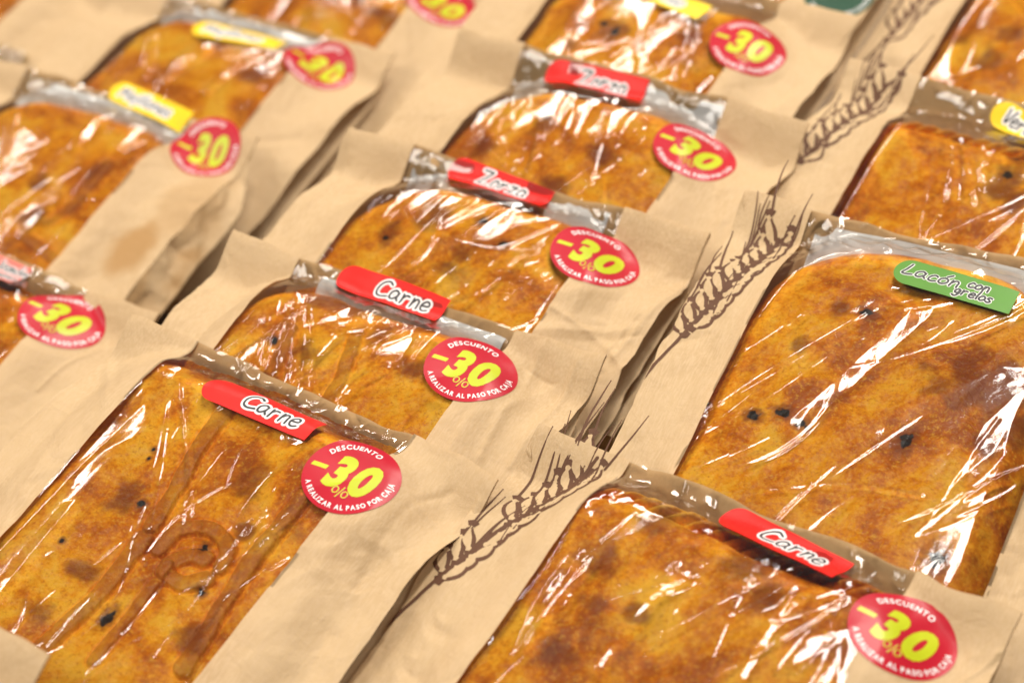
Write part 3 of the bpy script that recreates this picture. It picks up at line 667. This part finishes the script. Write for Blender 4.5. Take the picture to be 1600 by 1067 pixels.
make_bag('paper_bag', (928, 398), 1.322, 31, TA, (650, 225),
         "third kraft window bag of the middle row, front red Zorza label", '',
         "orange pie with two black spots under parallel film folds, third in the middle row", 'c', vis=160,
         HZ=21, arch=17, pie=(-22, 182, 12, 250, 64), seed=29, srot=28, lab=((703, 262), (857, 318), 18, 'red', ('Zorza', 10.5, .92, .30)),
         brown=((680, 340, 14), (610, 372, 10, .8), (720, 400, 12), (700, 430, 10), (600, 300, 11)), black=((757, 349, 4.0), (787, 387, 3.4), (604, 378, 3)),
         ridges=(([(760, 305), (690, 345), (640, 395), (605, 430)], 1.0, 1.0), ([(775, 330), (700, 375), (655, 420), (620, 440)], 1.0, .9), ([(790, 335), (730, 380), (690, 425), (655, 455)], 1.0, 1.0), ([(745, 410), (700, 440), (670, 465)], 1.0, .9), ([(880, 355), (800, 400), (740, 450), (700, 480)], .9, 1.1), ([(895, 365), (810, 425), (740, 480)], .8, 1.0), ([(640, 290), (600, 350), (570, 410)], .9, .9), ([(620, 305), (580, 340), (565, 400)], .8, .8), ([(600, 290), (570, 350)], .9, .8)),
         liner=(4, 142, 5, 140), liner_label="white sheet showing at the left corner above the front Zorza label", nrid=10, fan=.30, creases=(([(1095, 400), (1040, 470), (960, 570)], 2.2, 1.4), ([(870, 510), (940, 545), (985, 600)], 2.6, 1.7), ([(940, 590), (880, 650)], 2.0, -1.3), ([(1000, 500), (900, 620)], 1.6, 1.2), ([(560, 200), (520, 280), (450, 370)], 1.6, 1.0), ([(600, 230), (530, 300)], 1.4, -.8)))
make_bag('paper_bag', (1085, 237), 1.402, 31, TA, (820, 68),
         "fourth kraft window bag of the middle row, blurred red Zorza label farther back", '',
         "rounded orange pie under the farther Zorza label with vertical white glints", 'c', vis=160,
         HZ=24, arch=18, pie=(-16, 174, 12, 250, 66), seed=41, srot=23, lab=((853, 117), (1008, 148), 19, 'red', ('Zorza', 10.5, .92, .34)),
         brown=((850, 200, 12), (760, 230, 12), (940, 255, 13), (870, 300, 12)), black=((853, 186, 4.5, 1.5),),
         ridges=(([(905, 155), (870, 215), (835, 275)], 4.5, 1.5, 1), ([(925, 175), (905, 230), (880, 290)], 3, 1.1, 1), ([(950, 190), (940, 240), (925, 300)], 1.4, 1.2), ([(760, 140), (750, 175)], 2, 1.5)),
         liner=(4, 156, 5, 140), liner_label="white sheet at the left corner of the farther Zorza bag", nrid=10, fan=-.05)
make_bag('paper_bag', (1168, 69), 1.49, 31, TA, (925, -75),
         "kraft window bag at top centre, yellow label cut by the picture edge", '',
         "pie with a dark burnt mark at top centre of the picture", 'c', vis=160,
         pie=(-10, 176, 18, 250, 45), seed=53, srot=24, lab=((985, -22), (1102, 22), 19, 'yellow', ('Pollo', 10.5, .92, .35)),
         brown=((960, 50, 13, 1.3), (890, 70, 10), (1075, 60, 12)), black=((962, 55, 5, .8), (945, 42, 3)), nrid=14, fan=.1)
make_bag('paper_bag', (1312, -8), 1.58, 31, TA, (1030, -185),
         "farthest kraft bag at the top edge with a dark green round seal", '',
         "sliver of pie left of the dark green seal at the top edge", 'c', vis=150, sticker='green',
         pie=(-10, 150, 18, 250, 45), seed=67, srot=30, nrid=8)
# left row, lying lower
make_bag('paper_bag', (95, 495), 1.40, 33, TA, (-125, 345),
         "kraft window bag at the left edge with a salmon pink label", '',
         "pie mostly outside the left edge, under the salmon pink label", 'c', vis=190,
         pie=(-20, 176, 15, 250, 40), seed=71, srot=25, lab=((-112, 380), (36, 437), 21, 'pink'), nrid=18, fan=.2,
         creases=(([(150, 540), (105, 580), (65, 620)], 1.2, 1.0),))
make_bag('paper_bag', (325, 236), 1.56, 31, TA, (45, 105),
         "kraft window bag on the left with yellow Mejillones label and oil stained fold", '',
         "bright orange pie under the front yellow Mejillones label on the left", 'c', vis=200,
         arch=13, pie=(-6, 172, 12, 250, 50), seed=83, srot=31, lab=((175, 138), (292, 193), 19, 'yellow', ('Mejillones', 8.8, 1.06, .12)),
         brown=((60, 345, 14), (60, 290, 10), (150, 280, 10, .7), (120, 430, 12)), black=(),
         strips=(([(170, 260), (120, 320), (80, 350)], 8, 2), ([(60, 330), (40, 370), (80, 400)], 8, 2)),
         stains=((215, 400, 15, .8), (300, 330, 22, .35)), gfold=.25, gstain=.8,
         ridges=(([(250, 205), (180, 270), (110, 360), (50, 420)], 1.4, 1.3), ([(265, 225), (200, 290), (140, 360)], 1.1, 1.1), ([(195, 155), (150, 195), (125, 240)], 6, 1.9, 1), ([(30, 210), (5, 260)], 1.5, 1.2)),
         liner=(4, 150, 5, 140), liner_label="white sheet above the front Mejillones pie, left of its yellow label", nrid=12, fan=.3)
make_bag('paper_bag', (503, 108), 1.66, 31, TA, (268, -12),
         "kraft window bag behind the first Mejillones one, second yellow Mejillones label", '',
         "glossy orange pie under the farther yellow Mejillones label", 'c', vis=170,
         arch=13, pie=(-10, 172, 13, 250, 50), seed=97, srot=24, lab=((303, 43), (440, 72), 19, 'yellow', ('Mejillones', 8.8, 1.06, .12)),
         brown=((330, 60, 12), (400, 120, 12)), black=(),
         ridges=(([(330, 80), (290, 105), (262, 132)], 7, 2.2, 1), ([(245, 60), (235, 130)], 2.2, 1.4), ([(380, 110), (330, 150)], 3, 1.6), ([(445, 140), (405, 185)], 1.5, 1.2)),
         liner=(4, 150, 5, 140), liner_label="white sheet above the farther Mejillones pie at upper left", nrid=10, fan=.2)
make_bag('paper_bag', (690, 8), 1.72, 31, TA, (455, -105),
         "kraft window bag at the top edge, its discount sticker half hidden", '',
         "orange pie at the top edge left of the half hidden sticker", 'c', vis=160,
         pie=(-10, 176, 15, 250, 45), seed=101, srot=26, brown=((600, 30, 14), (560, 10, 10)), nrid=8)
make_bag('paper_bag', (-100, 1000), 1.03, 34, TA, (-402, 775),
         "kraft bag of which only a paper corner shows at bottom left", '',
         None, 'c', vis=60, pie=(-10, 176, 18, 250, 45), seed=191, srot=0, sticker=None, anchor_kind='label', nrid=4)
# far left row, only corners of it in the picture
make_bag('paper_bag', (30, 120), 1.78, 31, TA, (-165, 20),
         "plain kraft bag corner at the upper left edge, in front of the top left pie", '',
         None, 'c', vis=200, pie=(-10, 176, 18, 250, 45), seed=113, sticker=None, nrid=4)
make_bag('paper_bag', (85, 20), 1.88, 31, TA, (-60, -95),
         "kraft bag in the top left corner with a strip of film and pie", '',
         "blurred pie in the very top left corner", 'c', vis=220, pie=(-10, 150, 12, 250, 35), seed=127, sticker=None, nrid=14, win=120)
# right row
make_bag('paper_bag', (1410, 988), 1.054, 34, TA, (985, 715),
         "kraft window bag at bottom right, red Carne label and wheat printed left strip", '',
         "dark baked pie with a rope edge at bottom right", 'r', vis=190, win=162, right=54, strip=56,
         pie=(-26, 190, 14, 250, 36), seed=139, srot=22, lab=((1130, 805), (1318, 895), 19.5, 'red', ('Carne', 10.5, .98, .33)), rope=True,
         brown=((945, 875, 16), (1030, 815, 15), (1165, 880, 17), (1190, 935, 12), (870, 1030, 12), (1000, 960, 8), (930, 950, 9)), black=(),
         ridges=(([(1065, 905), (1000, 970), (940, 1050)], 6, 2.0, 1), ([(1200, 870), (1150, 960), (1110, 1050)], .9, .9), ([(1250, 930), (1200, 1000), (1160, 1065)], 3.5, 1.2, 1), ([(905, 890), (860, 960), (835, 1020)], 8, 2.2, 1), ([(790, 940), (770, 1010)], 1.8, 1.6)),
         nrid=9, fan=.2, wheat=((10, 118, -19, .28),), creases=(([(1560, 1010), (1500, 1060)], 1.2, 1.0),))
make_bag('paper_bag', (1490, 448), 1.24, 26, TA-1, (1270, 325),
         "large kraft window bag on the right with a green Lacón con grelos label", '',
         "large golden pie with scattered black burnt flecks under the green label", 'r', anchor_kind='label', vis=265, zs=16, L=290,
         win=171, right=54, strip=42, pie=(-16, 176, 8, 272, 60), seed=151, sticker=None, lab=((1398, 420), (1585, 474), 19, 'green'),
         brown=((1545, 600, 34, 1.2), (1590, 660, 18), (1310, 480, 9), (1540, 690, 10), (1480, 950, 12), (1250, 540, 7)),
         black=((1355, 490, 5, 1.6), (1178, 648, 4.5, 1.4), (1222, 646, 5, 1.4), (1250, 662, 4, 1.4), (1415, 690, 4.6, .7), (1465, 872, 5, .7), (1104, 616, 1.2), (1260, 668, 2)),
         ridges=(([(1430, 490), (1370, 545), (1310, 600), (1235, 665)], 9, 2.2, 1), ([(1420, 455), (1370, 480), (1340, 500)], 5, 1.3, 1), ([(1350, 500), (1230, 570), (1120, 640)], .8, .75), ([(1330, 520), (1200, 600), (1080, 660)], .8, .75), ([(1300, 470), (1190, 540), (1100, 590)], .8, .7), ([(1230, 480), (1150, 520), (1130, 540)], .8, .7), ([(1300, 560), (1180, 640), (1060, 700)], .8, .7), ([(1200, 690), (1110, 730), (1050, 745)], .8, .7), ([(1330, 400), (1260, 420), (1190, 440)], 1.5, 1.1), ([(1560, 660), (1500, 740), (1450, 820)], 1.2, 1.1), ([(1590, 700), (1480, 800), (1430, 840)], 1.2, 1.0), ([(1440, 780), (1330, 760), (1200, 770)], 1.0, .8), ([(1380, 410), (1300, 370), (1270, 340)], 1.2, 1.0)),
         liner=(6, 150, 7, 200), liner_label="white sheet curving out above the large pie with the green label", nrid=12, fan=.42, wheat=((26, 128, -14, .22),), wamp=1.15, dome=2.0, nfan=1, arch=22)
make_bag('paper_bag', (1620, 195), 1.40, 31, TA, (1440, 120),
         "kraft window bag at the right edge with a cut off yellow label", '',
         "pie with a rope edge and a large charred patch at the right edge", 'r', vis=230, sticker=None, anchor_kind='label',
         win=165, right=54, strip=50, pie=(-12, 180, 34, 250, 24), seed=163, lab=((1553, 170), (1680, 235), 19, 'yellow', ('Verdura', 9.5, .85, .14)), rope=True,
         brown=((1575, 285, 24, .8), (1595, 320, 18), (1310, 390, 9), (1340, 370, 9), (1500, 210, 10)), black=((1590, 240, 4), (1575, 275, 5)), nrid=16, fan=.2, wheat=((16, 105, -20, .25),))
make_bag('paper_bag', (1760, 10), 1.56, 31, TA, (1560, -70),
         "kraft window bag in the top right corner with a reddish pie", '',
         "reddish brown pie in the top right corner", 'r', vis=210, sticker=None, anchor_kind='label',
         win=165, right=54, strip=50, pie=(-10, 180, 14, 250, 30), seed=173, brown=((1550, 100, 14), (1500, 60, 10), (1580, 60, 12)), nrid=14, fan=.1, wheat=((20, 120, -20, .22),))

# ------------------------------------------------------------------ what the bags rest on
bpy.context.view_layer.update()
mn = 9
for o in SC.objects:
    if o.type == 'MESH' and o.name.startswith('paper_sleeve'):
        co = np.empty(len(o.data.vertices)*3, np.float32); o.data.vertices.foreach_get('co', co); co = co.reshape(-1, 3)
        m = np.array(o.matrix_world); z = (co@m[:3, :3].T+m[:3, 3])[:, 2].min(); mn = min(mn, z)
        print('sleeve low', o.name, round(float(z), 3))
def box(name, x0, x1, y0, y1, z0, z1, rot=0, ctr=(0, 0)):
    V = [(x, y, z) for z in (z0, z1) for (x, y) in ((x0, y0), (x1, y0), (x1, y1), (x0, y1))]
    c, s = math.cos(rot), math.sin(rot); V = [(ctr[0]+x*c-y*s, ctr[1]+x*s+y*c, z) for x, y, z in V]
    o = mesh_obj(name, V, [(0, 3, 2, 1), (4, 5, 6, 7), (0, 1, 5, 4), (1, 2, 6, 5), (2, 3, 7, 6), (3, 0, 4, 7)], SHELF, smooth=False, scale=1); o['kind'] = 'structure'; return o
box('shelf', -2.0, 2.0, -.4, 3.4, mn-.045, mn-.003)
